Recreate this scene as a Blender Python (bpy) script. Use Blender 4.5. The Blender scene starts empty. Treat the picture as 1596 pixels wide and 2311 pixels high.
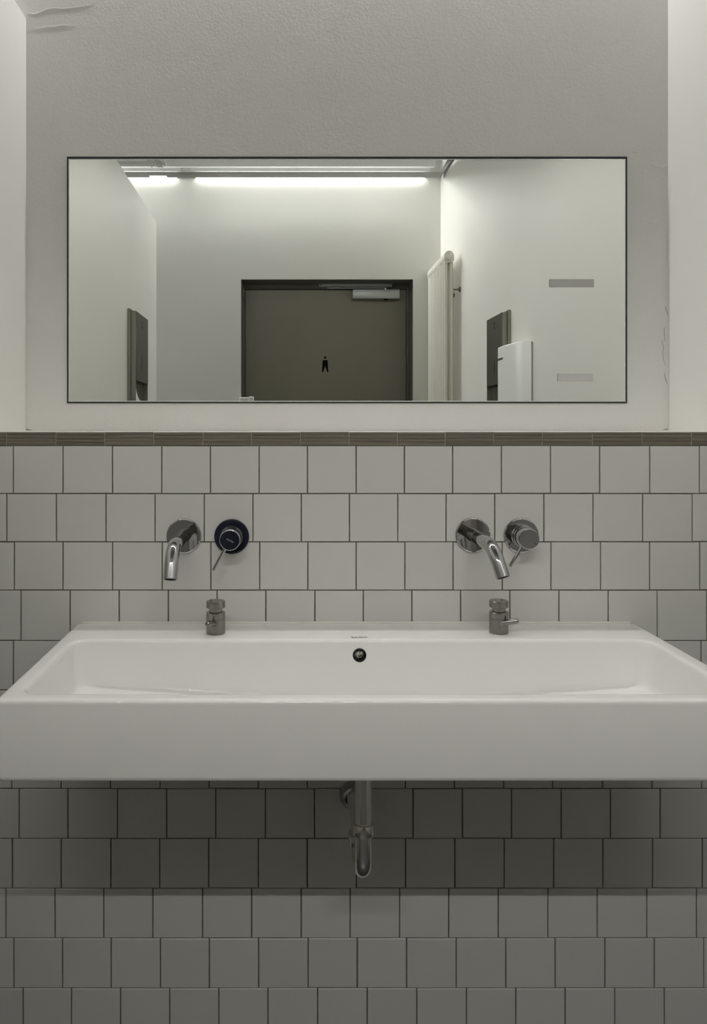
import bpy, bmesh, math, random
from mathutils import Vector, Matrix
random.seed(7)
C = bpy.context.scene.collection

# ------------------------------------------------------------------ camera, light level
# measured on the photograph (1596 x 2311): focal length in pixels, vanishing point of the room's depth
F, VX, HY = 1730.0, 650.0, 965.0
DIST, EYE, SET = 1.651, 1.29, 0.29      # camera to tiled wall, eye height, depth of the ledge behind the tiles
RIM = EYE - 0.42                        # washbasin rim height

cd = bpy.data.cameras.new('camera')
cam = bpy.data.objects.new('camera', cd)
C.objects.link(cam)
cam.location = (0, -DIST, EYE)
cam.rotation_euler = (math.pi / 2, 0, 0)
cd.sensor_fit = 'HORIZONTAL'
cd.sensor_width = 36
cd.lens = 36 * F / 1596
cd.shift_x = (798 - VX) / 1596
cd.shift_y = (HY - 1155.5) / 1596
cd.clip_start = 0.05
sc = bpy.context.scene
sc.camera = cam
w = bpy.data.worlds.new('world')
sc.world = w
w.use_nodes = True
w.node_tree.nodes['Background'].inputs[0].default_value = (0.0, 0.0, 0.0, 1)
vs = sc.view_settings
vs.view_transform = 'Standard'
vs.look = 'None'
vs.gamma = 1
vs.use_curve_mapping = False
vs.exposure = 0.0
sc.cycles.max_bounces = 14
sc.cycles.diffuse_bounces = 8
sc.cycles.glossy_bounces = 8
sc.cycles.transparent_max_bounces = 12
sc.cycles.sample_clamp_indirect = 8.0
sc.cycles.use_denoising = True
TUBE_REAR, TUBE_FRONT = 362.0, 162.0    # emission of the slim fluorescent tubes in the rear and front ceiling slots


def at(px, py, y):                      # photograph pixel -> point on the plane at depth y
    t = y + DIST
    return Vector(((px - VX) / F * t, y, EYE - (py - HY) / F * t))


def mir(px, py, y=None, x=None, z=None):  # pixel inside the mirror -> point in the room it shows
    dx, dz = (px - VX) / F, -(py - HY) / F
    if y is not None:
        t = 2 * SET - y + DIST
    elif x is not None:
        t = x / dx
    else:
        t = (z - EYE) / dz
    return Vector((dx * t, 2 * SET - (t - DIST), EYE + dz * t))


XL, XR = at(59, 900, SET).x, at(1508, 900, SET).x
YB = mir(993, 700, x=XR).y              # rear wall
YD = YB - 0.16                          # door leaf plane
YE = mir(355, 600, x=XL).y              # free end of the left partition
ZP = mir(999, 404, x=XR).z              # perforated ceiling height
ZT = at(64, 42, SET).z                  # top of the left partition
XF = -2.3                               # far left side of the room
ZS = 3.2

# ------------------------------------------------------------------ helpers
ORG = {}


def finish(bm, name, mats, parent=None, smooth=None, origin=None):
    me = bpy.data.meshes.new(name)
    bmesh.ops.recalc_face_normals(bm, faces=bm.faces)
    bm.to_mesh(me)
    bm.free()
    if not isinstance(mats, (list, tuple)):
        mats = [mats]
    for m in mats:
        me.materials.append(m)
    if smooth:
        for p in me.polygons:
            p.use_smooth = True
        me.set_sharp_from_angle(angle=math.radians(smooth))
    o = bpy.data.objects.new(name, me)
    C.objects.link(o)
    if parent is not None:
        o.parent = parent
        org = ORG[parent]
        me.transform(Matrix.Translation(-org))
    else:
        org = Vector(origin) if origin is not None else Vector((0, 0, 0))
        me.transform(Matrix.Translation(-org))
        o.location = org
    ORG[o] = org
    return o


def thing(name, loc, label, cat, group=None):
    o = bpy.data.objects.new(name, None)
    C.objects.link(o)
    o.location = loc
    o.empty_display_size = 0.05
    o['label'] = label
    o['category'] = cat
    if group:
        o['group'] = group
    ORG[o] = Vector(loc)
    return o


def tag(o, label, cat, group=None):
    o['label'] = label
    o['category'] = cat
    if group:
        o['group'] = group
    return o


def struct(o, label=None):
    o['kind'] = 'structure'
    if label:
        o['label'] = label
    return o


def box(bm, x0, x1, y0, y1, z0, z1, bev=0.0, seg=2, mi=0):
    ps = [(x, y, z) for z in (z0, z1) for x, y in ((x0, y0), (x1, y0), (x1, y1), (x0, y1))]
    v = [bm.verts.new(p) for p in ps]
    fs = [(0, 3, 2, 1), (4, 5, 6, 7), (0, 1, 5, 4), (1, 2, 6, 5), (2, 3, 7, 6), (3, 0, 4, 7)]
    fc = [bm.faces.new([v[i] for i in f]) for f in fs]
    for f in fc:
        f.material_index = mi
    if bev > 0:
        ed = {e for f in fc for e in f.edges}
        r = bmesh.ops.bevel(bm, geom=list(ed), offset=bev, segments=seg, profile=0.5, affect='EDGES')
        for f in r['faces']:
            f.material_index = mi
    return v


def frames(pts):
    ts = []
    for i in range(len(pts)):
        a = pts[max(i - 1, 0)]
        b = pts[min(i + 1, len(pts) - 1)]
        ts.append((b - a).normalized())
    up = Vector((0, 0, 1)) if abs(ts[0].z) < 0.9 else Vector((1, 0, 0))
    n = (up - ts[0] * up.dot(ts[0])).normalized()
    out = []
    for t in ts:
        n = (n - t * n.dot(t)).normalized()
        out.append((n, t.cross(n)))
    return out


def tube(bm, pts, r, seg=24, cap=True, mi=0):
    pts = [Vector(p) for p in pts]
    rs = r if isinstance(r, (list, tuple)) else [r] * len(pts)
    rings = []
    for p, (n, b), rr in zip(pts, frames(pts), rs):
        rings.append([bm.verts.new(p + (n * math.cos(a) + b * math.sin(a)) * rr)
                      for a in (2 * math.pi * k / seg for k in range(seg))])
    for q, s in zip(rings, rings[1:]):
        for k in range(seg):
            f = bm.faces.new((q[k], q[(k + 1) % seg], s[(k + 1) % seg], s[k]))
            f.material_index = mi
    if cap:
        bm.faces.new(rings[0][::-1]).material_index = mi
        bm.faces.new(rings[-1]).material_index = mi
    return rings


def lathe(bm, prof, org, axis, seg=48, mi=0, cap=True):
    """prof: (radius, distance along axis)"""
    org, axis = Vector(org), Vector(axis).normalized()
    up = Vector((0, 0, 1)) if abs(axis.z) < 0.9 else Vector((1, 0, 0))
    n = (up - axis * up.dot(axis)).normalized()
    b = axis.cross(n)
    rings = []
    for r, h in prof:
        rings.append([bm.verts.new(org + axis * h + (n * math.cos(a) + b * math.sin(a)) * max(r, 1e-5))
                      for a in (2 * math.pi * k / seg for k in range(seg))])
    for q, s in zip(rings, rings[1:]):
        for k in range(seg):
            bm.faces.new((q[k], q[(k + 1) % seg], s[(k + 1) % seg], s[k])).material_index = mi
    if cap:
        bm.faces.new(rings[0][::-1]).material_index = mi
        bm.faces.new(rings[-1]).material_index = mi


def prism(bm, poly, axis, a, b, mi=0):
    """extrude a 2D polygon along an axis ('x','y','z') from a to b"""
    def P(u, v, t):
        return {'x': (t, u, v), 'y': (u, t, v), 'z': (u, v, t)}[axis]
    lo = [bm.verts.new(P(u, v, a)) for u, v in poly]
    hi = [bm.verts.new(P(u, v, b)) for u, v in poly]
    n = len(poly)
    fs = [bm.faces.new(lo[::-1]), bm.faces.new(hi)]
    for k in range(n):
        fs.append(bm.faces.new((lo[k], lo[(k + 1) % n], hi[(k + 1) % n], hi[k])))
    for f in fs:
        f.material_index = mi


def loop(bm, x0, x1, y0, y1, r, z, n=7):
    out = []
    for cx, cy, a0 in ((x1 - r, y1 - r, 0), (x0 + r, y1 - r, 90), (x0 + r, y0 + r, 180), (x1 - r, y0 + r, 270)):
        for k in range(n + 1):
            a = math.radians(a0 + 90 * k / n)
            x, y = cx + r * math.cos(a), cy + r * math.sin(a)
            out.append(bm.verts.new((x, y, z(x, y) if callable(z) else z)))
        if a0 in (0, 180):              # extra points along the two long sides
            xa, xb, yy = (x1 - r, x0 + r, y1) if a0 == 0 else (x0 + r, x1 - r, y0)
            for k in range(1, 16):
                x = xa + (xb - xa) * k / 16
                out.append(bm.verts.new((x, yy, z(x, yy) if callable(z) else z)))
    return out


def bridge(bm, q, s):
    n = len(q)
    for k in range(n):
        bm.faces.new((q[k], q[(k + 1) % n], s[(k + 1) % n], s[k]))


# ------------------------------------------------------------------ materials
def mat(name, col, rough=0.5, metal=0.0, spec=0.5, bump=None, var=None, rvar=None, coat=0.0):
    m = bpy.data.materials.new(name)
    m.use_nodes = True
    nt = m.node_tree
    b = nt.nodes['Principled BSDF']
    b.inputs['Base Color'].default_value = (*col, 1)
    b.inputs['Roughness'].default_value = rough
    b.inputs['Metallic'].default_value = metal
    b.inputs['Specular IOR Level'].default_value = spec
    if coat:
        b.inputs['Coat Weight'].default_value = coat
        b.inputs['Coat Roughness'].default_value = 0.05
    tc = nt.nodes.new('ShaderNodeTexCoord')
    if bump:                            # list of (scale, strength)
        prev = None
        for sca, stg in bump:
            no = nt.nodes.new('ShaderNodeTexNoise')
            no.inputs['Scale'].default_value = sca
            no.inputs['Detail'].default_value = 4
            nt.links.new(tc.outputs['Object'], no.inputs['Vector'])
            bp = nt.nodes.new('ShaderNodeBump')
            bp.inputs['Strength'].default_value = stg
            bp.inputs['Distance'].default_value = 0.004
            nt.links.new(no.outputs['Fac'], bp.inputs['Height'])
            if prev:
                nt.links.new(prev.outputs['Normal'], bp.inputs['Normal'])
            prev = bp
        nt.links.new(prev.outputs['Normal'], b.inputs['Normal'])
    if var:                             # (scale, colour2, lo, hi)
        sca, c2, lo, hi = var
        no = nt.nodes.new('ShaderNodeTexNoise')
        no.inputs['Scale'].default_value = sca
        no.inputs['Detail'].default_value = 5
        nt.links.new(tc.outputs['Object'], no.inputs['Vector'])
        mr = nt.nodes.new('ShaderNodeMapRange')
        mr.inputs[1].default_value = lo
        mr.inputs[2].default_value = hi
        nt.links.new(no.outputs['Fac'], mr.inputs[0])
        mx = nt.nodes.new('ShaderNodeMix')
        mx.data_type = 'RGBA'
        mx.inputs[6].default_value = (*col, 1)
        mx.inputs[7].default_value = (*c2, 1)
        nt.links.new(mr.outputs[0], mx.inputs[0])
        nt.links.new(mx.outputs[2], b.inputs['Base Color'])
    if rvar:                            # per-object random brightness
        oi = nt.nodes.new('ShaderNodeObjectInfo')
        mr = nt.nodes.new('ShaderNodeMapRange')
        mr.inputs[3].default_value = 1 - rvar
        mr.inputs[4].default_value = 1 + rvar
        nt.links.new(oi.outputs['Random'], mr.inputs[0])
        hs = nt.nodes.new('ShaderNodeHueSaturation')
        src = b.inputs['Base Color'].links[0].from_socket if b.inputs['Base Color'].links else None
        if src:
            nt.links.new(src, hs.inputs['Color'])
        else:
            hs.inputs['Color'].default_value = (*col, 1)
        nt.links.new(mr.outputs[0], hs.inputs['Value'])
        nt.links.new(hs.outputs[0], b.inputs['Base Color'])
    return m


M_wall = mat('plaster_paint', (0.72, 0.706, 0.68), 0.55, spec=0.3, bump=[(7, 0.12), (38, 0.10), (130, 0.16), (340, 0.14)],
             var=(1.7, (0.70, 0.69, 0.655), 0.35, 0.7))
M_side = mat('plaster_white', (0.80, 0.79, 0.755), 0.42, spec=0.45, bump=[(5, 0.10), (60, 0.06)],
             var=(1.1, (0.775, 0.765, 0.72), 0.35, 0.7))
M_rear = mat('plaster_rear', (0.66, 0.66, 0.625), 0.5, spec=0.4, bump=[(5, 0.12), (60, 0.08)],
             var=(1.3, (0.64, 0.64, 0.60), 0.35, 0.7))
M_low = mat('lower_wall_paint', (0.42, 0.41, 0.385), 0.4)
M_grout = mat('grout', (0.19, 0.17, 0.14), 0.9, var=(40, (0.13, 0.115, 0.09), 0.4, 0.6))
M_tile = mat('ceramic_tile', (0.60, 0.597, 0.562), 0.32, spec=0.45, bump=[(160, 0.05)], rvar=0.025)
M_stick = mat('mosaic_glaze', (0.125, 0.112, 0.078), 0.35, bump=[(60, 0.25)], var=(14, (0.15, 0.125, 0.095), 0.35, 0.65), rvar=0.14)
M_sgrout = mat('mosaic_grout', (0.34, 0.31, 0.24), 0.9)
M_ledge = mat('ledge_paint', (0.74, 0.72, 0.67), 0.6, var=(9, (0.6, 0.56, 0.48), 0.55, 0.8))
M_ceram = mat('sanitary_ceramic', (0.83, 0.82, 0.785), 0.07, spec=0.5)
M_chrome = mat('chrome', (0.49, 0.49, 0.495), 0.05, 1.0)
M_chrome_dull = mat('chrome_dull', (0.88, 0.87, 0.82), 0.14, 1.0)
M_refl_dark = mat('painted_dark_reflection', (0.012, 0.014, 0.024), 0.06, 0.0, spec=0.35)  # chrome with a dark reflection painted into its colour, for one valve
M_refl_dim = mat('painted_dim_reflection', (0.17, 0.175, 0.19), 0.07, 1.0)  # chrome of that valve's body, darkened to paint in a dim reflection
M_black = mat('black_opening', (0.006, 0.006, 0.006), 0.5)
M_steel = mat('brushed_steel', (0.285, 0.275, 0.255), 0.22, 1.0)
M_steel_dk = mat('dispenser_steel', (0.17, 0.17, 0.155), 0.38, 0.85, bump=[(200, 0.03)])
M_steel_md = mat('dispenser_edge_steel', (0.28, 0.27, 0.23), 0.38, 0.8)
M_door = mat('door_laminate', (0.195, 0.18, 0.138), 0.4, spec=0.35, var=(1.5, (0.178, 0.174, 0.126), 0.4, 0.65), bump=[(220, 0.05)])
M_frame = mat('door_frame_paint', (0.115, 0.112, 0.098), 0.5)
M_alu = mat('aluminium', (0.36, 0.37, 0.37), 0.4, 0.6)
M_alu_dk = mat('aluminium_dark', (0.40, 0.41, 0.41), 0.45, 0.3)
M_rad = mat('radiator_enamel', (0.66, 0.645, 0.575), 0.3)
M_white = mat('white_plastic', (0.80, 0.81, 0.795), 0.5)
M_paper = mat('paper', (0.85, 0.85, 0.82), 0.9)
M_floor = mat('floor_tile', (0.08, 0.077, 0.07), 0.35, var=(3, (0.065, 0.062, 0.056), 0.4, 0.6))
M_ink = mat('black_vinyl', (0.004, 0.005, 0.007), 0.7, spec=0.1)
M_logo = mat('logo_print', (0.10, 0.10, 0.16), 0.4)
M_letter = mat('light_print', (0.40, 0.44, 0.44), 0.5)
M_red = mat('red_dot', (0.35, 0.05, 0.04), 0.5)
M_strip = mat('sticker_grey', (0.47, 0.47, 0.44), 0.6, bump=[(300, 0.1)])
M_strip2 = mat('sticker_pale', (0.53, 0.53, 0.505), 0.6, bump=[(300, 0.1)])
M_seal_shade = mat('black_rubber_and_shade', (0.012, 0.012, 0.018), 0.6)  # black rubber, also used for painted gap shade and the strips' reflection
M_mirror = mat('mirror_silver', (0.86, 0.878, 0.84), 0.0, 1.0)
M_gedge = mat('glass_edge', (0.70, 0.74, 0.70), 0.12, 0.6)
M_galv = mat('white_steel', (0.85, 0.86, 0.84), 0.45)
M_tray = mat('grey_steel', (0.55, 0.55, 0.53), 0.5)
M_slab = mat('concrete_slab', (0.16, 0.16, 0.155), 0.9)
M_grime = mat('overflow_grime', (0.62, 0.57, 0.49), 0.8, var=(210, (0.05, 0.045, 0.035), 0.46, 0.60))
M_crack = mat('paint_flake', (0.80, 0.79, 0.75), 0.6)
M_crack_dk = mat('paint_split', (0.20, 0.18, 0.15), 0.9)

def lamp_mat(name, strength):
    m = bpy.data.materials.new(name)
    m.use_nodes = True
    nt = m.node_tree
    nt.nodes.remove(nt.nodes['Principled BSDF'])
    em = nt.nodes.new('ShaderNodeEmission')
    em.inputs[0].default_value = (1.0, 0.993, 0.985, 1)
    em.inputs[1].default_value = strength
    nt.links.new(em.outputs[0], nt.nodes['Material Output'].inputs[0])
    return m


M_tube_rear = lamp_mat('fluorescent_tube_rear', TUBE_REAR)
M_tube_front = lamp_mat('fluorescent_tube_front', TUBE_FRONT)

# perforated sheet: staggered round holes
M_perf = bpy.data.materials.new('perforated_sheet')
M_perf.use_nodes = True
nt = M_perf.node_tree
pb = nt.nodes['Principled BSDF']
pb.inputs['Base Color'].default_value = (0.20, 0.20, 0.19, 1)
pb.inputs['Metallic'].default_value = 0.0
pb.inputs['Roughness'].default_value = 0.45
tc = nt.nodes.new('ShaderNodeTexCoord')
mp = nt.nodes.new('ShaderNodeMapping')
mp.inputs['Rotation'].default_value = (0, 0, math.radians(45))
mp.inputs['Scale'].default_value = (1 / 0.0085, 1 / 0.0085, 0)
nt.links.new(tc.outputs['Object'], mp.inputs[0])
fr = nt.nodes.new('ShaderNodeVectorMath')
fr.operation = 'FRACTION'
nt.links.new(mp.outputs[0], fr.inputs[0])
su = nt.nodes.new('ShaderNodeVectorMath')
su.operation = 'SUBTRACT'
su.inputs[1].default_value = (0.5, 0.5, 0)
nt.links.new(fr.outputs[0], su.inputs[0])
ml = nt.nodes.new('ShaderNodeVectorMath')
ml.operation = 'MULTIPLY'
ml.inputs[1].default_value = (1, 1, 0)
nt.links.new(su.outputs[0], ml.inputs[0])
ln = nt.nodes.new('ShaderNodeVectorMath')
ln.operation = 'LENGTH'
nt.links.new(ml.outputs[0], ln.inputs[0])
lt = nt.nodes.new('ShaderNodeMath')
lt.operation = 'LESS_THAN'
lt.inputs[1].default_value = 0.43
nt.links.new(ln.outputs['Value'], lt.inputs[0])
tr = nt.nodes.new('ShaderNodeBsdfTransparent')
mx = nt.nodes.new('ShaderNodeMixShader')
nt.links.new(lt.outputs[0], mx.inputs[0])
nt.links.new(pb.outputs[0], mx.inputs[1])
nt.links.new(tr.outputs[0], mx.inputs[2])
nt.links.new(mx.outputs[0], nt.nodes['Material Output'].inputs[0])

# ------------------------------------------------------------------ room shell
ZL = at(500, 974.5, 0).z                # ledge and top of the mosaic band
ZM = at(500, 1006, 0).z                 # bottom of the mosaic band

bm = bmesh.new()
box(bm, XF, XR, 0.0035, SET + 0.15, 0, ZL - 0.004, mi=1)              # tiled pre-wall (joint colour)
box(bm, XF, XR, SET, SET + 0.15, ZL - 0.004, ZS, mi=0)                # plaster wall with the mirror
wall_front = struct(finish(bm, 'wall_front', [M_wall, M_grout]), 'grey tiled lower wall with white plaster above, behind the washbasin')

bm = bmesh.new()
box(bm, XL, XR, 0.0045, SET, ZL - 0.004, ZL, 0.0015, 2)
finish(bm, 'ledge', M_ledge, wall_front, 40)
bm = bmesh.new()
box(bm, XL, XR, 0.002, 0.0042, ZM - 0.0005, ZL - 0.0006)
finish(bm, 'mosaic_bed', M_sgrout, wall_front)

rows = [
    (1006, 1114, [30, 142, 254, 365, 475, 585, 694, 804, 913, 1022, 1132, 1243, 1354, 1467, 1579]),
    (1114, 1223, [15, 127, 239, 350, 461, 571, 680, 789, 898, 1007, 1117, 1228, 1339, 1451, 1563]),
    (1223, 1332, [32, 142, 254, 366, 476, 586, 695, 804, 914, 1023, 1134, 1244, 1356, 1467, 1580]),
    (1332, 1446, [47, 158, 269, 380, 490, 600, 711, 820, 930, 1040, 1151, 1262, 1373, 1484, 1595.5]),
    (1446, 1557.5, [30, 141, 252, 363, 474, 584, 695, 805, 915, 1026, 1138, 1249, 1360, 1471, 1583]),
    (1557.5, 1669, [50, 161, 272, 383, 494, 605, 716, 827, 938, 1049, 1160, 1271, 1382, 1493]),
    (1669, 1780, [26, 137.5, 249, 361, 472, 582.5, 693.5, 804, 915, 1026, 1137, 1248, 1360, 1472, 1584]),
    (1780, 1892.5, [43, 153, 265, 376, 487, 599, 710, 821, 932.5, 1044, 1155, 1267, 1378, 1490.5]),
    (1892.5, 2005, [28, 138, 250, 360.5, 471, 583, 693.5, 804.5, 915.5, 1027, 1138.5, 1250, 1361.5, 1473.5, 1585.5]),
    (2005, 2117.5, [13, 124, 234, 345, 457, 568, 680, 790.5, 902, 1013, 1125, 1237, 1348.5, 1460.5, 1572.5]),
    (2117.5, 2230.5, [31, 141, 251, 362, 472.5, 584, 695.5, 806.5, 918, 1030, 1142, 1253.5, 1366, 1477.5, 1589]),
    (2230.5, 2343, [52, 161, 272, 383, 494, 605, 717, 829, 941, 1053, 1164.5, 1276, 1388, 1500]),
]
TW = 0.104


def unit_tile():
    bm = bmesh.new()
    h, d, b = 0.5, 0.0035, 0.0009
    bx = b / TW
    q = [bm.verts.new((x, d, z)) for x, z in ((-h, -h), (h, -h), (h, h), (-h, h))]
    r = [bm.verts.new((x, b * 0.8, z)) for x, z in ((-h, -h), (h, -h), (h, h), (-h, h))]
    s = [bm.verts.new((x, 0, z)) for x, z in ((-h + bx, -h + bx), (h - bx, -h + bx), (h - bx, h - bx), (-h + bx, h - bx))]
    bridge(bm, q, r)
    bridge(bm, r, s)
    bm.faces.new(s)
    bmesh.ops.recalc_face_normals(bm, faces=bm.faces)
    me = bpy.data.meshes.new('tile')
    bm.to_mesh(me)
    bm.free()
    me.materials.append(M_tile)
    return me


tile_me = unit_tile()
S0 = F / DIST
GAP = 0.0023
for ya, yb, js in rows:
    js = list(js)
    while (js[0] - VX) / S0 > XL + 0.004:
        js.insert(0, js[0] - 111)
    while (js[-1] - VX) / S0 < XR - 0.004:
        js.append(js[-1] + 111.5)
    z1, z0 = EYE - (ya - HY) / S0, EYE - (yb - HY) / S0
    z0 = max(z0, 0.0)
    for a, b in zip(js, js[1:]):
        x0, x1 = max((a - VX) / S0, XL), min((b - VX) / S0, XR)
        if x1 - x0 < 0.01:
            continue
        o = bpy.data.objects.new('tile', tile_me)
        C.objects.link(o)
        o.parent = wall_front
        o.location = ((x0 + x1) / 2, random.uniform(-0.0004, 0.0002), (z0 + z1) / 2 + random.uniform(-0.0003, 0.0003))
        o.rotation_euler = (random.uniform(-.003, .003), random.uniform(-.002, .002), random.uniform(-.003, .003))
        o.scale = (x1 - x0 - GAP - random.uniform(0, 0.0006), 1, z1 - z0 - GAP)


def unit_stick():
    bm = bmesh.new()
    h, d = 0.5, 0.003
    q = [bm.verts.new((x, d, z)) for x, z in ((-h, -h), (h, -h), (h, h), (-h, h))]
    r = [bm.verts.new((x, 0.0008, z)) for x, z in ((-h, -h), (h, -h), (h, h), (-h, h))]
    s = [bm.verts.new((x, 0, z)) for x, z in ((-h + .01, -h + .12), (h - .01, -h + .12), (h - .01, h - .12), (-h + .01, h - .12))]
    bridge(bm, q, r)
    bridge(bm, r, s)
    bm.faces.new(s)
    bmesh.ops.recalc_face_normals(bm, faces=bm.faces)
    me = bpy.data.meshes.new('mosaic_stick')
    bm.to_mesh(me)
    bm.free()
    me.materials.append(M_stick)
    return me


stick_me = unit_stick()
mj = [14, 126, 236, 347, 458, 568, 678, 788, 897, 1005, 1115, 1225, 1338, 1450, 1562]
while (mj[0] - VX) / S0 > XL:
    mj.insert(0, mj[0] - 111)
while (mj[-1] - VX) / S0 < XR:
    mj.append(mj[-1] + 111.5)
hz = (ZL - ZM) / 4
for a, b in zip(mj, mj[1:]):
    x0, x1 = max((a - VX) / S0, XL), min((b - VX) / S0, XR)
    dz = random.uniform(-0.0009, 0.0006)
    for k in range(4):
        o = bpy.data.objects.new('mosaic_stick', stick_me)
        C.objects.link(o)
        o.parent = wall_front
        o.location = ((x0 + x1) / 2, random.uniform(-0.0004, 0.0005), ZM + hz * (k + 0.5) + dz * (k / 3))
        o.rotation_euler = (0, random.uniform(-.004, .004), 0)
        o.scale = (x1 - x0 - 0.0022, 1, hz - random.uniform(0.0010, 0.0021))

# side walls: white plaster, darker paint below the ledge height
bm = bmesh.new()
box(bm, XL - 0.10, XL, YE, SET, ZL, ZT)
box(bm, XL - 0.10, XL, YE, 0.0, 0, ZL, mi=1)
box(bm, XL - 0.10, XL, 0.0, SET, 0, ZL, mi=1)
struct(finish(bm, 'wall_left', [M_side, M_low]), 'white partition wall left of the basin, open above')
bm = bmesh.new()
box(bm, XR, XR + 0.12, YB, SET + 0.15, ZL, ZS)
box(bm, XR, XR + 0.12, YB, SET + 0.15, 0, ZL, mi=1)
wall_right = struct(finish(bm, 'wall_right', [M_side, M_low]), 'white plaster wall right of the basin')
bm = bmesh.new()
box(bm, XF - 0.1, XF, YB, SET + 0.15, 0, ZS)
struct(finish(bm, 'wall_far_left', M_side))
bm = bmesh.new()
box(bm, XF - 0.1, XR + 0.12, YB - 0.5, SET + 0.15, -0.1, 0)
struct(finish(bm, 'floor', M_floor), 'dark grey floor')

# rear wall with the door opening
DX0, DX1, DZ = mir(544.5, 632, y=YB).x, mir(931, 632, y=YB).x, mir(700, 632, y=YB).z
bm = bmesh.new()
box(bm, XF, DX0, YB - 0.3, YB, ZL, ZS)
box(bm, XF, DX0, YB - 0.3, YB, 0, ZL, mi=1)
box(bm, DX1, XR + 0.12, YB - 0.3, YB, ZL, ZS)
box(bm, DX1, XR + 0.12, YB - 0.3, YB, 0, ZL, mi=1)
box(bm, DX0, DX1, YB - 0.3, YB, DZ, ZS)
wall_rear = struct(finish(bm, 'wall_rear', [M_rear, M_low]), 'white rear wall with the door, seen in the mirror')

# ceiling: slab, perforated sheet hung below it, lit from slots along both walls
bm = bmesh.new()
box(bm, XF - 0.1, XR + 0.12, YB - 0.3, SET + 0.15, ZS, ZS + 0.1)
ceiling = struct(finish(bm, 'ceiling', M_slab), 'ceiling with a hung perforated metal sheet')
YP0 = mir(700, 405.5, z=ZP).y           # rear edge of the sheet
YP1 = SET - 0.08
XP = XR - 0.02
bm = bmesh.new()
vs4 = [bm.verts.new(p) for p in ((XF + .02, YP0, ZP), (XP, YP0, ZP), (XP, YP1, ZP), (XF + .02, YP1, ZP))]
bm.faces.new(vs4)
finish(bm, 'perforated_sheet', M_perf, ceiling)


def rail(y0, y1, x0, x1, z0, z1, name='support_rail', m=None):
    bm = bmesh.new()
    box(bm, x0, x1, y0, y1, z0, z1, 0.002, 1)
    return finish(bm, name, m or M_galv, ceiling)


ya, yb = mir(700, 383, z=ZP).y, mir(700, 392.5, z=ZP).y
bm = bmesh.new()
prism(bm, [(ya, ZP + .012), (ya, ZP + .05), (yb, ZP + .05), (yb, ZP + .028)], 'x', XF + .05, XP - .06)  # rail shaped with a tilted underside so the tube brightens it
finish(bm, 'tilted_rail', M_galv, ceiling)
xa, xb = mir(337, 398, z=ZP).x, mir(375, 398, z=ZP).x  # gap between the plates, left open to let a bright patch through
for x0_, x1_, y1_ in ((XF + .05, xa, YP0 + .002), (xb, XP - .004, YP0 + .002), (xa, xb, mir(700, 400.5, z=ZP).y)):
    bm = bmesh.new()
    box(bm, x0_, x1_, y1_, yb - .0005, ZP + .003, ZP + .0055)
    finish(bm, 'added_light_shield', M_tray, ceiling)  # added plates keep the bright slot from showing through the sheet
rail(mir(700, 377.5, z=ZP).y, mir(700, 370, z=ZP).y, XF + .05, mir(336, 374, z=ZP).x, ZP + .006, ZP + .03)
for a, b in ((336, 341), (352, 366)):
    rail(ya + .001, -1.9, mir(a, 372, z=ZP).x, mir(b, 372, z=ZP).x, ZP + .004, ZP + .045, 'cross_rail')
rail(mir(370, 377, z=ZP).y, mir(370, 370, z=ZP).y, mir(365, 374, z=ZP).x, mir(376, 374, z=ZP).x, ZP + .002, ZP + .02, 'hanger_clip')
bm = bmesh.new()
box(bm, XP + .0005, XP + .002, YP0, YP1, ZP - .001, ZP + .035)
finish(bm, 'edge_angle', M_seal_shade, ceiling)


def batten(x0, x1, y, z, m, label):
    t = thing('fluorescent_batten', ((x0 + x1) / 2, y, z), label, 'light', 'fluorescent tubes hidden in the ceiling slots')
    bm = bmesh.new()
    tube(bm, [(x0 + .03, y, z), (x1 - .03, y, z)], 0.006, 16)
    finish(bm, 'tube', m, t, 40)
    for a, b in ((x0, x0 + .03), (x1 - .03, x1)):
        bm = bmesh.new()
        box(bm, a, b, y - .012, y + .012, z - .0075, z + .03, .003, 1)
        finish(bm, 'lamp_holder', M_white, t, 40)
    bm = bmesh.new()
    box(bm, x0, x1, y - .0185, y + .0185, z + .03, z + .07, .003, 1)
    finish(bm, 'batten_housing', M_white, t, 40)


ZLAMP = ZP + 0.0248
xg0, xg1 = mir(412, 408, y=YB).x, mir(434, 408, y=YB).x
batten(xg1, mir(967, 410, y=YB).x, YB + 0.020, ZLAMP, M_tube_rear, 'fluorescent tube in the ceiling slot above the dark door')
batten(xg0 - 1.45, xg0, YB + 0.020, ZLAMP, M_tube_rear, 'fluorescent tube in the rear ceiling slot, left of the door')
batten(-0.60, 0.94, SET - 0.044, ZLAMP, M_tube_front, 'fluorescent tube in the ceiling slot above the mirror')
batten(-2.15, -0.66, SET - 0.044, ZLAMP, M_tube_front, 'fluorescent tube in the front ceiling slot beyond the partition')

# ------------------------------------------------------------------ door
bm = bmesh.new()
LZ = mir(700, 653.7, y=YD).z
t_in = 0.012
DXa, DXb = DX0 + 0.004, DX1 - 0.004
box(bm, DXa, DXb, YD - .06, YD, LZ, DZ - .002)
box(bm, DXa, DXa + .012, YD - .06, YD, 0, LZ)
box(bm, DXb - .012, DXb, YD - .06, YD, 0, LZ)
box(bm, DXa - .003, DXa, YD, YB - .002, 0, DZ - .002)
box(bm, DXb, DXb + .003, YD, YB - .002, 0, DZ - .002)
box(bm, DXa, DXb, YD, YB - .002, DZ - .003, DZ - .0005)
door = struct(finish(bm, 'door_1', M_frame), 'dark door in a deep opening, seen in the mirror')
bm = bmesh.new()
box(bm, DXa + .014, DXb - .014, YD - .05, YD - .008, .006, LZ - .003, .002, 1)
finish(bm, 'door_leaf', M_door, door)
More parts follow.
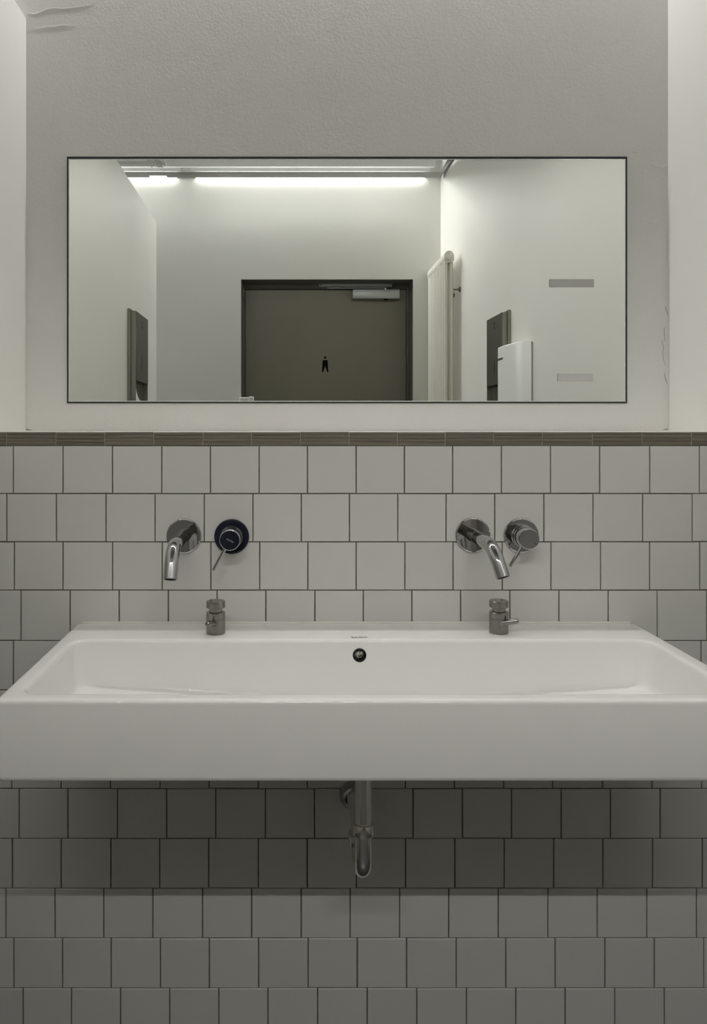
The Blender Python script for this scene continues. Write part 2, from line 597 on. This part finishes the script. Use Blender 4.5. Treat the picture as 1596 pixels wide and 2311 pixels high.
# pictogram of a man
yl = YD - 0.008
hd = mir(733.6, 807.8, y=yl)
bm = bmesh.new()
lathe(bm, [(0.0078, 0), (0.0078, 0.001)], (hd.x, yl, hd.z), (0, 1, 0), 24)


def pm(px, py):
    p = mir(px, py, y=yl)
    return (p.x, p.z)


poly = [pm(727.8, 813.4), pm(739.1, 813.4), pm(740.8, 840.3), pm(738.2, 840.6), pm(733.5, 826.5), pm(729.4, 840.6), pm(726.2, 840.3)]
lo = [bm.verts.new((x, yl, z)) for x, z in poly]
hi = [bm.verts.new((x, yl + .001, z)) for x, z in poly]
for k in range(7):
    bm.faces.new((lo[k], lo[(k + 1) % 7], hi[(k + 1) % 7], hi[k]))
for tri in ((0, 6, 5, 4), (0, 4, 1), (1, 4, 3, 2)):
    bm.faces.new([hi[i] for i in tri])
finish(bm, 'pictogram', M_ink, door)['label'] = 'black pictogram of a standing man'

# door closer
a, b = mir(720, 641, y=YD), mir(883, 650.5, y=YD)
t = thing('door_closer', ((a.x + b.x) / 2, YD, b.z), 'grey metal door closer with slide rail at the top of the dark door', 'door closer')
bm = bmesh.new()
box(bm, a.x, b.x, YD, YD + .022, b.z, a.z, .002, 1)
finish(bm, 'slide_rail', M_alu_dk, t)
for px in (724, 879):
    p = mir(px, 646, y=YD)
    bm = bmesh.new()
    lathe(bm, [(.0035, 0), (.0035, .001)], (p.x, YD + .022, p.z), (0, 1, 0), 12)
    finish(bm, 'screw', M_ink, t)
c, d = mir(738, 652, y=YD), mir(870, 654.2, y=YD)
bm = bmesh.new()
box(bm, c.x, d.x, YD + .012, YD + .03, d.z, c.z, .001, 1)
finish(bm, 'arm', M_alu, t)
e, g = mir(794, 657, y=YD), mir(899, 678, y=YD)
bm = bmesh.new()
p = mir(868, 655, y=YD)
lathe(bm, [(.009, 0), (.009, .014)], (p.x, YD + .02, e.z - .002), (0, 0, 1), 16)
finish(bm, 'spindle', M_chrome, t, 40)
bm = bmesh.new()
box(bm, e.x, g.x, YD - .008, YD + .05, g.z, e.z, .004, 2)
finish(bm, 'closer_body', M_alu, t, 40)
bm = bmesh.new()
p = mir(869, 680, y=YD)
lathe(bm, [(.014, 0), (.012, -.006)], (p.x, YD + .02, g.z + .001), (0, 0, 1), 16)
finish(bm, 'valve_cap', M_ink, t, 40)

# small white box at the left edge of the door opening
a, b = mir(540, 897, y=YB), mir(562.5, 905, y=YB)
c = mir(573.5, 896, y=YB)
t = thing('wall_box', (a.x, YB, a.z - .12), 'small white box on the rear wall overlapping the lower left of the dark door', 'box')
bm = bmesh.new()
box(bm, a.x + .006, b.x, YB + .0005, YB + .03, a.z - .12, a.z - .001, .003, 1)
finish(bm, 'housing', M_rear, t, 40)
bm = bmesh.new()
box(bm, b.x + .001, c.x, YB + .0005, YB + .03, a.z - .12, c.z, .003, 1)
finish(bm, 'cover', M_rear, t, 40)

# ------------------------------------------------------------------ radiator on the right wall
RY0, RY1 = mir(963, 607, x=0.873).y, mir(1001, 573, x=0.873).y
RZ = mir(1010, 568, y=RY1).z
RX = 0.873 + 0.006
NS = 12
t = thing('radiator', (XR - .065, (RY0 + RY1) / 2, 0.35), 'tall white tubular radiator on the right wall beside the door', 'radiator')
pitch = (RY1 - RY0) / NS
bm = bmesh.new()
for xx in (0.0115, 0.0435):
    tube(bm, [(xx, 0, 0.02), (xx, 0, RZ - .35 - .03)], 0.0105, 12, False)
hp = [(0.0, 0.002), (0.0, 0.03), (0.008, 0.046), (0.018, 0.053), (0.037, 0.053), (0.047, 0.046), (0.055, 0.03), (0.055, 0.002), (0.045, -.012), (0.01, -.012)]
for zc in (RZ - .35 - .053, 0.0):
    lo = [bm.verts.new((u, -pitch * .46, zc + v)) for u, v in hp]
    hi = [bm.verts.new((u, pitch * .46, zc + v)) for u, v in hp]
    bm.faces.new(lo[::-1])
    bm.faces.new(hi)
    bridge(bm, lo, hi)
bmesh.ops.recalc_face_normals(bm, faces=bm.faces)
sec_me = bpy.data.meshes.new('section')
bm.to_mesh(sec_me)
bm.free()
sec_me.materials.append(M_rad)
for p in sec_me.polygons:
    p.use_smooth = True
sec_me.set_sharp_from_angle(angle=math.radians(50))
for k in range(NS):
    o = bpy.data.objects.new('section', sec_me)
    C.objects.link(o)
    o.parent = t
    o.location = Vector((RX - .0275 + .022, RY0 + pitch * (k + .5), 0.35)) - ORG[t]
bm = bmesh.new()
cx = RX - .0055 + .0275
lathe(bm, [(.026, 0), (.026, .008), (.02, .011), (.019, .016), (.012, .018)], (cx, RY1 - .003, RZ - .053 + .02), (0, 1, 0), 32)
finish(bm, 'end_plug', M_rad, t, 35)
for py, px in ((655, 1037), (667, 1023)):
    p = mir(px, py, x=XR)
    bm = bmesh.new()
    lathe(bm, [(.016, 0), (.016, .003), (.006, .012), (.0045, .016), (.0045, XR - RX - .045)], (XR - .0002, p.y, p.z), (-1, 0, 0), 20)
    finish(bm, 'wall_bracket', M_steel_dk, t, 40)


# ------------------------------------------------------------------ paper towel dispensers
def dispenser(xw, sgn, y0, y1, zt, zc, zb, label):
    """xw wall, sgn direction into the room, y0 far, y1 near the mirror"""
    t = thing('paper_towel_dispenser', (xw, (y0 + y1) / 2, zb), label, 'dispenser', 'paper towel dispensers on the side walls')
    X = lambda d: xw + sgn * d

    def bx(name, d0, d1, ya, yb, za, zb_, m, bev=.001):
        bm = bmesh.new()
        a, b = sorted((X(d0), X(d1)))
        box(bm, a, b, ya, yb, za, zb_, bev, 1)
        return finish(bm, name, m, t, 40)
    bx('back_frame', .0005, .012, y0 - .006, y1 + .014, zb, zt + .008, M_steel_md)
    bx('side_panel', .012, .032, y1 - .006, y1, zb, zt, M_steel_md)
    bx('side_panel', .012, .032, y0, y0 + .006, zb, zt, M_steel_md)
    bx('front_cover', .012, .034, y0 + .0062, y1 - .0062, zc, zt, M_steel_dk)
    bx('chute_back', .012, .014, y0 + .0062, y1 - .0062, zb, zc - .002, M_steel_dk)
    ym = (y0 + y1) / 2 + .01
    bm = bmesh.new()
    lathe(bm, [(.008, 0), (.008, .002), (.005, .003)], (X(.034), ym, zt - .035), (sgn, 0, 0), 20)
    lk = finish(bm, 'lock', M_chrome, t, 40)
    bm = bmesh.new()
    a, b = sorted((X(.0345), X(.0355)))
    box(bm, a, b, ym - .003, ym + .003, zt - .058, zt - .047)
    finish(bm, 'key_slot', M_ink, t)
    bm = bmesh.new()
    a, b = sorted((X(.0335), X(.0345)))
    box(bm, a, b, ym - .0015, ym + .0015, zc + .05, zc + .11)
    finish(bm, 'level_slot', M_ink, t)
    # towel: curved sheet hanging out of the chute
    bm = bmesh.new()
    n = 12
    pr = []
    for k in range(n + 1):
        u = k / n
        pr.append((y1 - .0075 - .16 * (1 - math.sqrt(1 - u * u)), zc - .024 - .062 * u))
    pl = pr + [(pr[-1][0], zc - .15), (y1 - .0068, zc - .15)]
    lo = [bm.verts.new((X(.022), y, z)) for y, z in pl]
    hi = [bm.verts.new((X(.0315), y, z)) for y, z in pl]
    bm.faces.new(lo[::-1])
    bm.faces.new(hi)
    bridge(bm, lo, hi)
    finish(bm, 'paper_towel', M_paper, t)
    bx('outlet_lip', .014, .030, y0 + .0062, y1 - .0062, zb, zb + .012, M_steel_dk)


zc = mir(336, 868, x=XL + .03).z
dispenser(XR, -1, mir(1096, 725, x=XR - .032).y, mir(1131, 705, x=XR - .032).y, mir(1096, 725, x=XR - .032).z, zc - .004, zc - .17,
          'steel paper towel dispenser on the right wall, behind the white dispenser')
dispenser(XL, 1, mir(336, 724, x=XL + .032).y, mir(309, 700, x=XL + .032).y, mir(336, 724, x=XL + .032).z, zc, zc - .17,
          'steel paper towel dispenser on the left partition wall')

# white bow-fronted dispenser on the right wall
zt = mir(1198, 770, x=XR).z
y0 = mir(1198, 770, x=XR).y
prof = [(0, .004), (.002, .02), (.007, .027), (.02, .036), (.04, .043), (.096, .0545), (.15, .061), (.194, .064), (.25, .0635),
        (.277, .061), (.285, .05), (.288, .03), (.2885, .004)]
t = thing('soap_dispenser', (XR, y0 - .15, zt - .36), 'white bow-fronted plastic dispenser on the right wall, in front of the steel one', 'dispenser')
bm = bmesh.new()
lo = [bm.verts.new((XR - d, y0 - u, zt - .36)) for u, d in prof]
hi = [bm.verts.new((XR - d, y0 - u, zt - .004)) for u, d in prof]
cap = [bm.verts.new((XR - .004 - (d - .004) * .95, y0 - .145 - (u - .145) * .985, zt)) for u, d in prof]
bm.faces.new(lo[::-1])
bridge(bm, lo, hi)
bridge(bm, hi, cap)
bm.faces.new(cap)
finish(bm, 'shell', M_white, t, 30)
bm = bmesh.new()
box(bm, XR - .004, XR - .0005, y0 - .284, y0 - .004, zt - .356, zt - .004)  # dark plate stands in for the shaded gap between shell and wall
finish(bm, 'gap_shade_plate', M_steel_dk, t)
p = mir(1126.5, 811, x=XR - .064)
bm = bmesh.new()
box(bm, XR - .0652, XR - .062, y0 - .272, y0 - .19, p.z - .005, p.z + .004, .001, 1)
finish(bm, 'latch', M_steel_dk, t)

# ------------------------------------------------------------------ mirror
ml, mh = at(154.5, 906.5, SET - .012), at(1412.5, 358.5, SET - .012)
t = thing('wall_mirror', ((ml.x + mh.x) / 2, SET, ml.z), 'wide rectangular frameless mirror on the plaster wall above the washbasin', 'mirror')
fl, fh = at(151.3, 909.6, SET - .004), at(1415.6, 353.6, SET - .004)
bm = bmesh.new()
box(bm, fl.x, fh.x, SET - .0045, SET - .0002, fl.z, fh.z)  # black board paints in the shade of the gap around the glass
finish(bm, 'gap_shade_backing', M_seal_shade, t)
bm = bmesh.new()
YM = SET - .012
box(bm, ml.x, mh.x, YM + .001, SET - .005, ml.z, mh.z, mi=1)
e = .0022
q = [bm.verts.new((x, YM + .001, z)) for x, z in ((ml.x, ml.z), (mh.x, ml.z), (mh.x, mh.z), (ml.x, mh.z))]
r = [bm.verts.new((x, YM, z)) for x, z in ((ml.x + e, ml.z + e), (mh.x - e, ml.z + e), (mh.x - e, mh.z - e), (ml.x + e, mh.z - e))]
n0 = len(bm.faces)
bridge(bm, q, r)
bm.faces.new(r)
bm.faces.ensure_lookup_table()
for f in list(bm.faces)[n0:n0 + 4]:
    f.material_index = 1
finish(bm, 'glass_pane', [M_mirror, M_gedge], t)


def strip(px0, py0, px1, py1, m, label):
    a, b = at(px0, py1, YM - .003), at(px1, py0, YM - .003)
    bm = bmesh.new()
    box(bm, a.x, b.x, YM - .0030, YM - .0012, a.z, b.z, mi=0)
    box(bm, a.x + .0002, b.x - .0002, YM - .0013, YM - .0001, a.z + .0002, b.z - .0002, mi=1)  # dark layer paints in the strip's own reflection in the glass
    tag(finish(bm, 'sticker', [m, M_seal_shade], origin=((a.x + b.x) / 2, YM, a.z)), label, 'sticker')


strip(1241, 630, 1341, 647, M_strip, 'grey adhesive strip stuck on the right of the mirror, the upper one')
strip(1259.5, 843, 1339, 860, M_strip2, 'pale adhesive strip stuck low on the right of the mirror')

# ------------------------------------------------------------------ washbasin
BX0, BX1, BY0 = -0.4536, 0.7468, -0.470
BC = 0.5 * (BX0 + BX1)
basin = thing('washbasin', (BC, 0, RIM - .127), 'long white rectangular double washbasin on the tiled wall', 'washbasin')
bm = bmesh.new()
L = []


def outer(inset, z, r=.013):
    L.append(loop(bm, BX0 + inset, BX1 - inset, BY0 + inset, -0.0008 - (inset if inset < .004 else inset), max(r - inset * .3, .004), RIM + z))


outer(.008, -.127)
outer(.003, -.1255)
outer(.0008, -.1225)
outer(0, -.118)
outer(0, -.008)
outer(.0006, -.0045)
outer(.0022, -.0018)
outer(.005, -.0004)
outer(.008, 0)
IX0, IX1, IY0, IY1 = BX0 + .031, BX1 - .033, -.438, -.132


def fz(x, y):
    u = min(abs(x - BC) / (IX1 - BC), 1)
    return -min(.034 * (1 - u), .024)


def inner(inset, z, r=.034, k=0.0):
    L.append(loop(bm, IX0 + inset, IX1 - inset, IY0 + inset * .8, IY1 - inset * .8, r,
                  (lambda x, y: RIM + z + k * fz(x, y))))


inner(-.010, 0, .040)
inner(-.006, -.0005, .038)
inner(-.0025, -.0025, .036)
inner(-.0005, -.006, .034)
inner(.0005, -.011, .033)
inner(.0058, -.045, .032, .45)
inner(.0105, -.076, .032, .95)
inner(.0125, -.083, .034, 1)
inner(.018, -.0875, .036, 1)
inner(.028, -.0897, .036, 1)
inner(.045, -.0905, .034, 1)
dx, dy = 0.1426, -.215
base = L[-1]
for f_ in (.35, .65, .85):
    L.append([bm.verts.new((v.co.x + (dx - v.co.x) * f_, v.co.y + (dy - v.co.y) * f_,
                            RIM - .0905 - .027 * f_ + (1 - f_) * fz(v.co.x, v.co.y))) for v in base])
n = len(L[0])
ring = []
for v in base:
    d_ = Vector((v.co.x - dx, (v.co.y - dy) * 3, 0)).normalized()
    ring.append(bm.verts.new((dx + .022 * d_.x, dy + .022 * d_.y, RIM - .1185)))
L.append(ring)
for q, r in zip(L, L[1:]):
    bridge(bm, q, r)
bm.faces.new(L[0][::-1])
bm.faces.new(L[-1])
body = finish(bm, 'bowl', M_ceram, basin, 35)
# overflow hole cut into the rear inner wall
oc = at(812, 1480, -.1375)
bm = bmesh.new()
lathe(bm, [(.0136, 0), (.0136, .05)], (oc.x, -.165, oc.z), (0, 1, 0), 40)
cutter = finish(bm, 'cutter', M_ceram, basin)
md = body.modifiers.new('cut', 'BOOLEAN')
md.operation = 'DIFFERENCE'
md.object = cutter
md.solver = 'EXACT'
bpy.context.view_layer.update()
dg = bpy.context.evaluated_depsgraph_get()
me2 = bpy.data.meshes.new_from_object(body.evaluated_get(dg))
body.modifiers.clear()
old = body.data
body.data = me2
body.data.name = 'bowl'
for p in body.data.polygons:
    p.use_smooth = True
body.data.set_sharp_from_angle(angle=math.radians(35))
bpy.data.objects.remove(cutter)
bm = bmesh.new()
lathe(bm, [(.0134, 0), (.0134, .018), (.0118, .018), (.0118, .002), (.0118, -.006)], (oc.x, -.117, oc.z), (0, -1, 0), 36, cap=False)
finish(bm, 'overflow_ring', M_seal_shade, basin, 40)
bm = bmesh.new()
lathe(bm, [(.0118, 0), (.0117, .003), (.007, .009), (.003, .011)], (oc.x, -.1165, oc.z), (0, -1, 0), 36)
finish(bm, 'overflow_grate', M_grime, basin, 60)
bm = bmesh.new()
lathe(bm, [(.030, 0), (.030, .002), (.022, .004), (.0, .005)], (dx, dy, RIM - .1183), (0, 0, 1), 32)
finish(bm, 'drain', M_chrome, basin, 40)


def text(body_, size, m, name, parent, loc, rot, ex=0.0002, sx=1.0, align='CENTER'):
    cu = bpy.data.curves.new(name, 'FONT')
    cu.body = body_
    cu.size = size
    cu.extrude = ex
    cu.align_x = align
    cu.align_y = 'CENTER'
    o = bpy.data.objects.new(name, cu)
    C.objects.link(o)
    dg = bpy.context.evaluated_depsgraph_get()
    me = bpy.data.meshes.new_from_object(o.evaluated_get(dg))
    bpy.data.objects.remove(o)
    bpy.data.curves.remove(cu)
    me.materials.append(m)
    me.transform(Matrix.Translation(loc) @ rot.to_4x4() @ Matrix.Diagonal((sx, 1, 1, 1)))
    me.transform(Matrix.Translation(-ORG[parent]))
    r = bpy.data.objects.new(name, me)
    C.objects.link(r)
    r.parent = parent
    ORG[r] = ORG[parent]
    return r


lp = at(814.5, 1439, -.118)
text('DURAVIT', .0115, M_logo, 'logo_lettering', basin, (lp.x + .001, lp.y, RIM + .0003), Matrix.Identity(3), .0002, .52)
bm = bmesh.new()
prism(bm, [(lp.x - .020, lp.y + .006), (lp.x - .0175, lp.y + .006), (lp.x - .0115, lp.y - .004), (lp.x - .0145, lp.y - .0045)], 'z', RIM + .0001, RIM + .0005)
finish(bm, 'logo_mark', M_logo, basin)

# silicone bead along the wall
bm = bmesh.new()
tube(bm, [(BX0 + .012, -.0022, RIM + .0005), (BX1 - .012, -.0022, RIM + .0005)], .0028, 10)
finish(bm, 'silicone_bead', M_ledge, basin, 40)


# ------------------------------------------------------------------ taps
def spout(px, py, swivel, label):
    c = at(px, py, -.004)
    t = thing('wall_spout', (c.x, 0, c.z), label, 'tap', 'bent chrome spouts over the washbasin')
    bm = bmesh.new()
    lathe(bm, [(.0375, 0), (.0375, .0045), (.0368, .0058), (.035, .0064), (.012, .0066)], (c.x, -.0004, c.z), (0, -1, 0), 64)
    finish(bm, 'wall_plate', M_chrome, t, 9)
    bm = bmesh.new()
    lathe(bm, [(.0146, .006), (.0146, .046), (.0143, .048), (.0125, .048)], (c.x, 0, c.z), (0, -1, 0), 40)
    finish(bm, 'sleeve', M_chrome, t, 30)
    R, A = .050, math.radians(68)
    pts = [(0, -.02), (0, -.09), (0, -.125)]
    for k in range(1, 17):
        a = A * k / 16
        pts.append((-(R - R * math.cos(a)), -.130 - R * math.sin(a)))
    lz, ly = pts[-1]
    pts.append((lz - .014 * math.sin(A), ly - .014 * math.cos(A)))
    pts.append((lz - .028 * math.sin(A), ly - .028 * math.cos(A)))
    s, co = math.sin(swivel), math.cos(swivel)
    P = [Vector((c.x - z * s, y, c.z + z * co)) for z, y in pts]
    bm = bmesh.new()
    rings = tube(bm, P, .0136, 36, cap=False)
    d = (P[-1] - P[-2]).normalized()
    last = rings[-1]
    ins = [bm.verts.new(P[-1] + (v.co - P[-1]) * .84) for v in last]
    bridge(bm, last, ins)
    dp = [bm.verts.new(v.co - d * .006) for v in ins]
    bridge(bm, ins, dp)
    finish(bm, 'spout_pipe', M_chrome, t, 40)
    bm = bmesh.new()
    lathe(bm, [(.0112, 0), (.0112, .003), (.008, .004)], P[-1] - d * .006, d, 24)
    finish(bm, 'aerator', M_black, t, 40)


def valve(px, py, tip, m, label, letters):
    c = at(px, py, -.004)
    t = thing('mixer_valve', (c.x, 0, c.z), label, 'tap', 'wall mixer valves over the washbasin')
    bm = bmesh.new()
    lathe(bm, [(.0375, 0), (.0375, .0045), (.0368, .0058), (.035, .0064), (.012, .0066)], (c.x, -.0004, c.z), (0, -1, 0), 64)
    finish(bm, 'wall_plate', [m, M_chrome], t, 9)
    bm = bmesh.new()
    lathe(bm, [(.0245, .006), (.0245, .016), (.0235, .0175), (.0225, .018), (.0225, .019), (.0235, .0195), (.0235, .029),
               (.0225, .030), (.019, .0305)], (c.x, 0, c.z), (0, -1, 0), 56)
    finish(bm, 'valve_body', M_refl_dim if letters else M_chrome, t, 30)
    bm = bmesh.new()
    lathe(bm, [(.019, .030), (.019, .034), (.0218, .0345), (.0218, .057), (.0212, .0585), (.020, .059)], (c.x, 0, c.z), (0, -1, 0), 56)
    k = finish(bm, 'knob', M_chrome, t, 30)
    bm = bmesh.new()
    lathe(bm, [(.0200, .0588), (.0200, .0592), (.0, .0592)], (c.x, 0, c.z), (0, -1, 0), 56)
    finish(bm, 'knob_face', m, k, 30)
    tp = at(*tip, -.048)
    d = Vector((tp.x - c.x, 0, tp.z - c.z)).normalized()
    a = Vector((c.x, -.046, c.z)) + d * .0205
    bm = bmesh.new()
    tube(bm, [a, tp - d * .0006, tp], [.0035, .0035, .0028], 20)
    finish(bm, 'lever', M_chrome, t, 40)
    side = Vector((-d.z, 0, d.x))
    if letters:
        rot = Matrix.Rotation(math.radians(27), 3, 'Y') @ Matrix.Rotation(math.pi / 2, 3, 'X')
        text('QUADREA', .0042, M_letter, 'lettering', k, (c.x + .0006, -.0593, c.z - .0006), rot, .0001, .85)
    for px_, m_ in (((-.0145, .0062), M_red if letters else M_ink), ((.0125, -.0095), M_ink)):
        bm = bmesh.new()
        lathe(bm, [(.0008, 0), (.0008, .0004)], (c.x + px_[0], -.0592, c.z + px_[1]), (0, -1, 0), 12)
        finish(bm, 'marker_dot', m_, k)


spout(415, 1209.5, math.radians(-1), 'bent chrome spout with round wall plate, left of the valve with the painted dark reflection')
spout(1067.5, 1207.5, math.radians(14), 'bent chrome spout swivelled right, at the right end of the washbasin')
valve(523, 1211, (481.5, 1287), M_refl_dark, 'round chrome mixer valve with a dark reflection painted on its face, thin lever', True)
valve(1176.5, 1208.5, (1151, 1278.5), M_chrome, 'round all-chrome mixer valve with thin lever, right of the swivelled spout', False)


# ------------------------------------------------------------------ soap pumps
def pump(px, y, ndir, label):
    s = F / (y + DIST)
    x = (px - VX) / s
    t = thing('soap_pump', (x, y, RIM), label, 'soap pump', 'steel soap pumps on the washbasin deck')
    o = (x, y, RIM)
    up = (0, 0, 1)
    bm = bmesh.new()
    lathe(bm, [(.0193, .0003), (.0193, .0300), (.0188, .0304), (.0188, .0312), (.0193, .0316), (.0193, .0425), (.0180, .0438), (.0135, .0438)], o, up, 56)
    b = finish(bm, 'body', M_steel, t, 30)
    bm = bmesh.new()
    lathe(bm, [(.0132, .0430), (.0132, .0530)], o, up, 40)
    finish(bm, 'neck', M_steel, t, 30)
    bm = bmesh.new()
    lathe(bm, [(.0180, .0525), (.0193, .0532), (.0193, .0650), (.0183, .0660), (.0, .0662)], o, up, 56)
    finish(bm, 'push_cap', M_steel, t, 30)
    d = Vector(ndir).normalized()
    a = Vector((x, y - .014, RIM + .023))
    bm = bmesh.new()
    L_ = .036
    tube(bm, [a, a + d * (L_ - .004), a + d * (L_ - .0012), a + d * L_], [.0056, .0056, .0046, .0022], 24)
    finish(bm, 'nozzle', M_steel, t, 40)


pump(487, -.0845, (-.36, -.90, .20), 'brushed steel soap pump on the left of the basin deck, nozzle towards the viewer')
pump(1126, -.0800, (.90, -.36, .22), 'brushed steel soap pump on the right of the basin deck, nozzle to the right')

# ------------------------------------------------------------------ trap under the basin
t = thing('siphon_trap', (dx, -.2, EYE - .868), 'chrome siphon pipe with a U bend under the washbasin', 'pipe')
x0 = .1426
bm = bmesh.new()
tube(bm, [(x0, -.2, RIM - .1268), (x0, -.2, EYE - .757)], .0165, 36)
finish(bm, 'tailpiece', M_chrome_dull, t, 40)
bm = bmesh.new()
lathe(bm, [(.0168, 0), (.0205, -.001), (.0214, -.004), (.0214, -.019), (.0205, -.022), (.0175, -.0235)], (x0, -.2, EYE - .746), (0, 0, 1), 8 * 5)
finish(bm, 'union_nut', M_chrome_dull, t, 30)
pts, R = [], .040
zc_ = EYE - .867 + .0165 + R
pts.append(Vector((x0, -.2, EYE - .765)))
pts.append(Vector((x0, -.2, zc_)))
for k in range(1, 25):
    a = math.pi * k / 24
    pts.append(Vector((x0, -.16 - .04 * math.cos(a), zc_ - R * math.sin(a))))
pts.append(Vector((x0, -.12, EYE - .815)))
bm = bmesh.new()
tube(bm, pts, .0165, 36)
finish(bm, 'trap_bend', M_chrome_dull, t, 40)
bm = bmesh.new()
lathe(bm, [(.0168, 0), (.0215, -.002), (.0222, -.005), (.0222, -.018), (.0215, -.022), (.0175, -.0235)], (x0, -.12, EYE - .808), (0, 0, 1), 40)
finish(bm, 'union_nut', M_chrome_dull, t, 30)
pts = [Vector((x0, -.12, EYE - .822))]
ze = EYE - .786
pts.append(Vector((x0, -.12, ze - .026)))
for k in range(1, 13):
    a = math.pi / 2 * k / 12
    pts.append(Vector((x0 - .001 * k / 12, -.12 + .026 * (1 - math.cos(a)), ze - .026 + .026 * math.sin(a))))
pts.append(Vector((x0 - .002, -.03, ze)))
pts.append(Vector((x0 - .003, -.001, ze)))
bm = bmesh.new()
tube(bm, pts, .0162, 32)
finish(bm, 'outlet_bend', M_chrome_dull, t, 40)
bm = bmesh.new()
lathe(bm, [(.0285, 0), (.0285, .004), (.027, .014), (.022, .021), (.0168, .023)], (x0 - .004, -.0006, EYE - .789), (0, -1, 0), 48, cap=False)
finish(bm, 'wall_flange', M_chrome, t, 30)


# ------------------------------------------------------------------ flaking paint on the plaster wall
def crack(pts, wd, m, hgt=.0012):
    bm = bmesh.new()
    P = [at(x, y, SET) for x, y in pts]
    prev = None
    for i, p in enumerate(P):
        a = P[max(i - 1, 0)]
        b = P[min(i + 1, len(P) - 1)]
        d = (b - a).normalized()
        nrm = Vector((-d.z, 0, d.x))
        k = 0.35 if i in (0, len(P) - 1) else 1
        q = [bm.verts.new(p + nrm * wd * k), bm.verts.new(p + Vector((0, -hgt * k, 0))), bm.verts.new(p - nrm * wd * k)]
        if prev:
            bm.faces.new((prev[0], q[0], q[1], prev[1]))
            bm.faces.new((prev[1], q[1], q[2], prev[2]))
        prev = q
    finish(bm, 'paint_crack', m, wall_front)


crack([(66, 67), (90, 64), (108, 60), (122, 60), (140, 56), (170, 58)], .0010, M_crack)
crack([(62, 29), (78, 32), (92, 27), (104, 21), (124, 18), (145, 20), (176, 16), (212, 11)], .0010, M_crack)
crack([(1434, 492), (1447, 496), (1462, 500), (1477, 503), (1483, 499), (1485, 489)], .0008, M_crack)
crack([(1463, 370), (1478, 375), (1494, 378), (1506, 372)], .0007, M_crack)
crack([(1422, 342), (1430, 342), (1437, 346)], .0006, M_crack)
crack([(1501.5, 690), (1503, 698), (1506, 704), (1507.5, 713)], .0007, M_crack_dk, .0003)
crack([(1506, 739), (1499, 741), (1500, 758), (1500, 769), (1494, 770), (1498, 784), (1496, 796), (1497, 808), (1502, 826)], .0005, M_crack_dk, .0003)
crack([(1499, 838), (1501, 850), (1503, 858), (1507, 868)], .0007, M_crack_dk, .0003)
crack([(57.5, 962), (58.5, 968), (63, 969.5), (72, 970.5)], .0012, M_crack_dk, .0004)
crack([(1497, 970), (1504, 969), (1507.5, 966)], .0012, M_crack_dk, .0004)
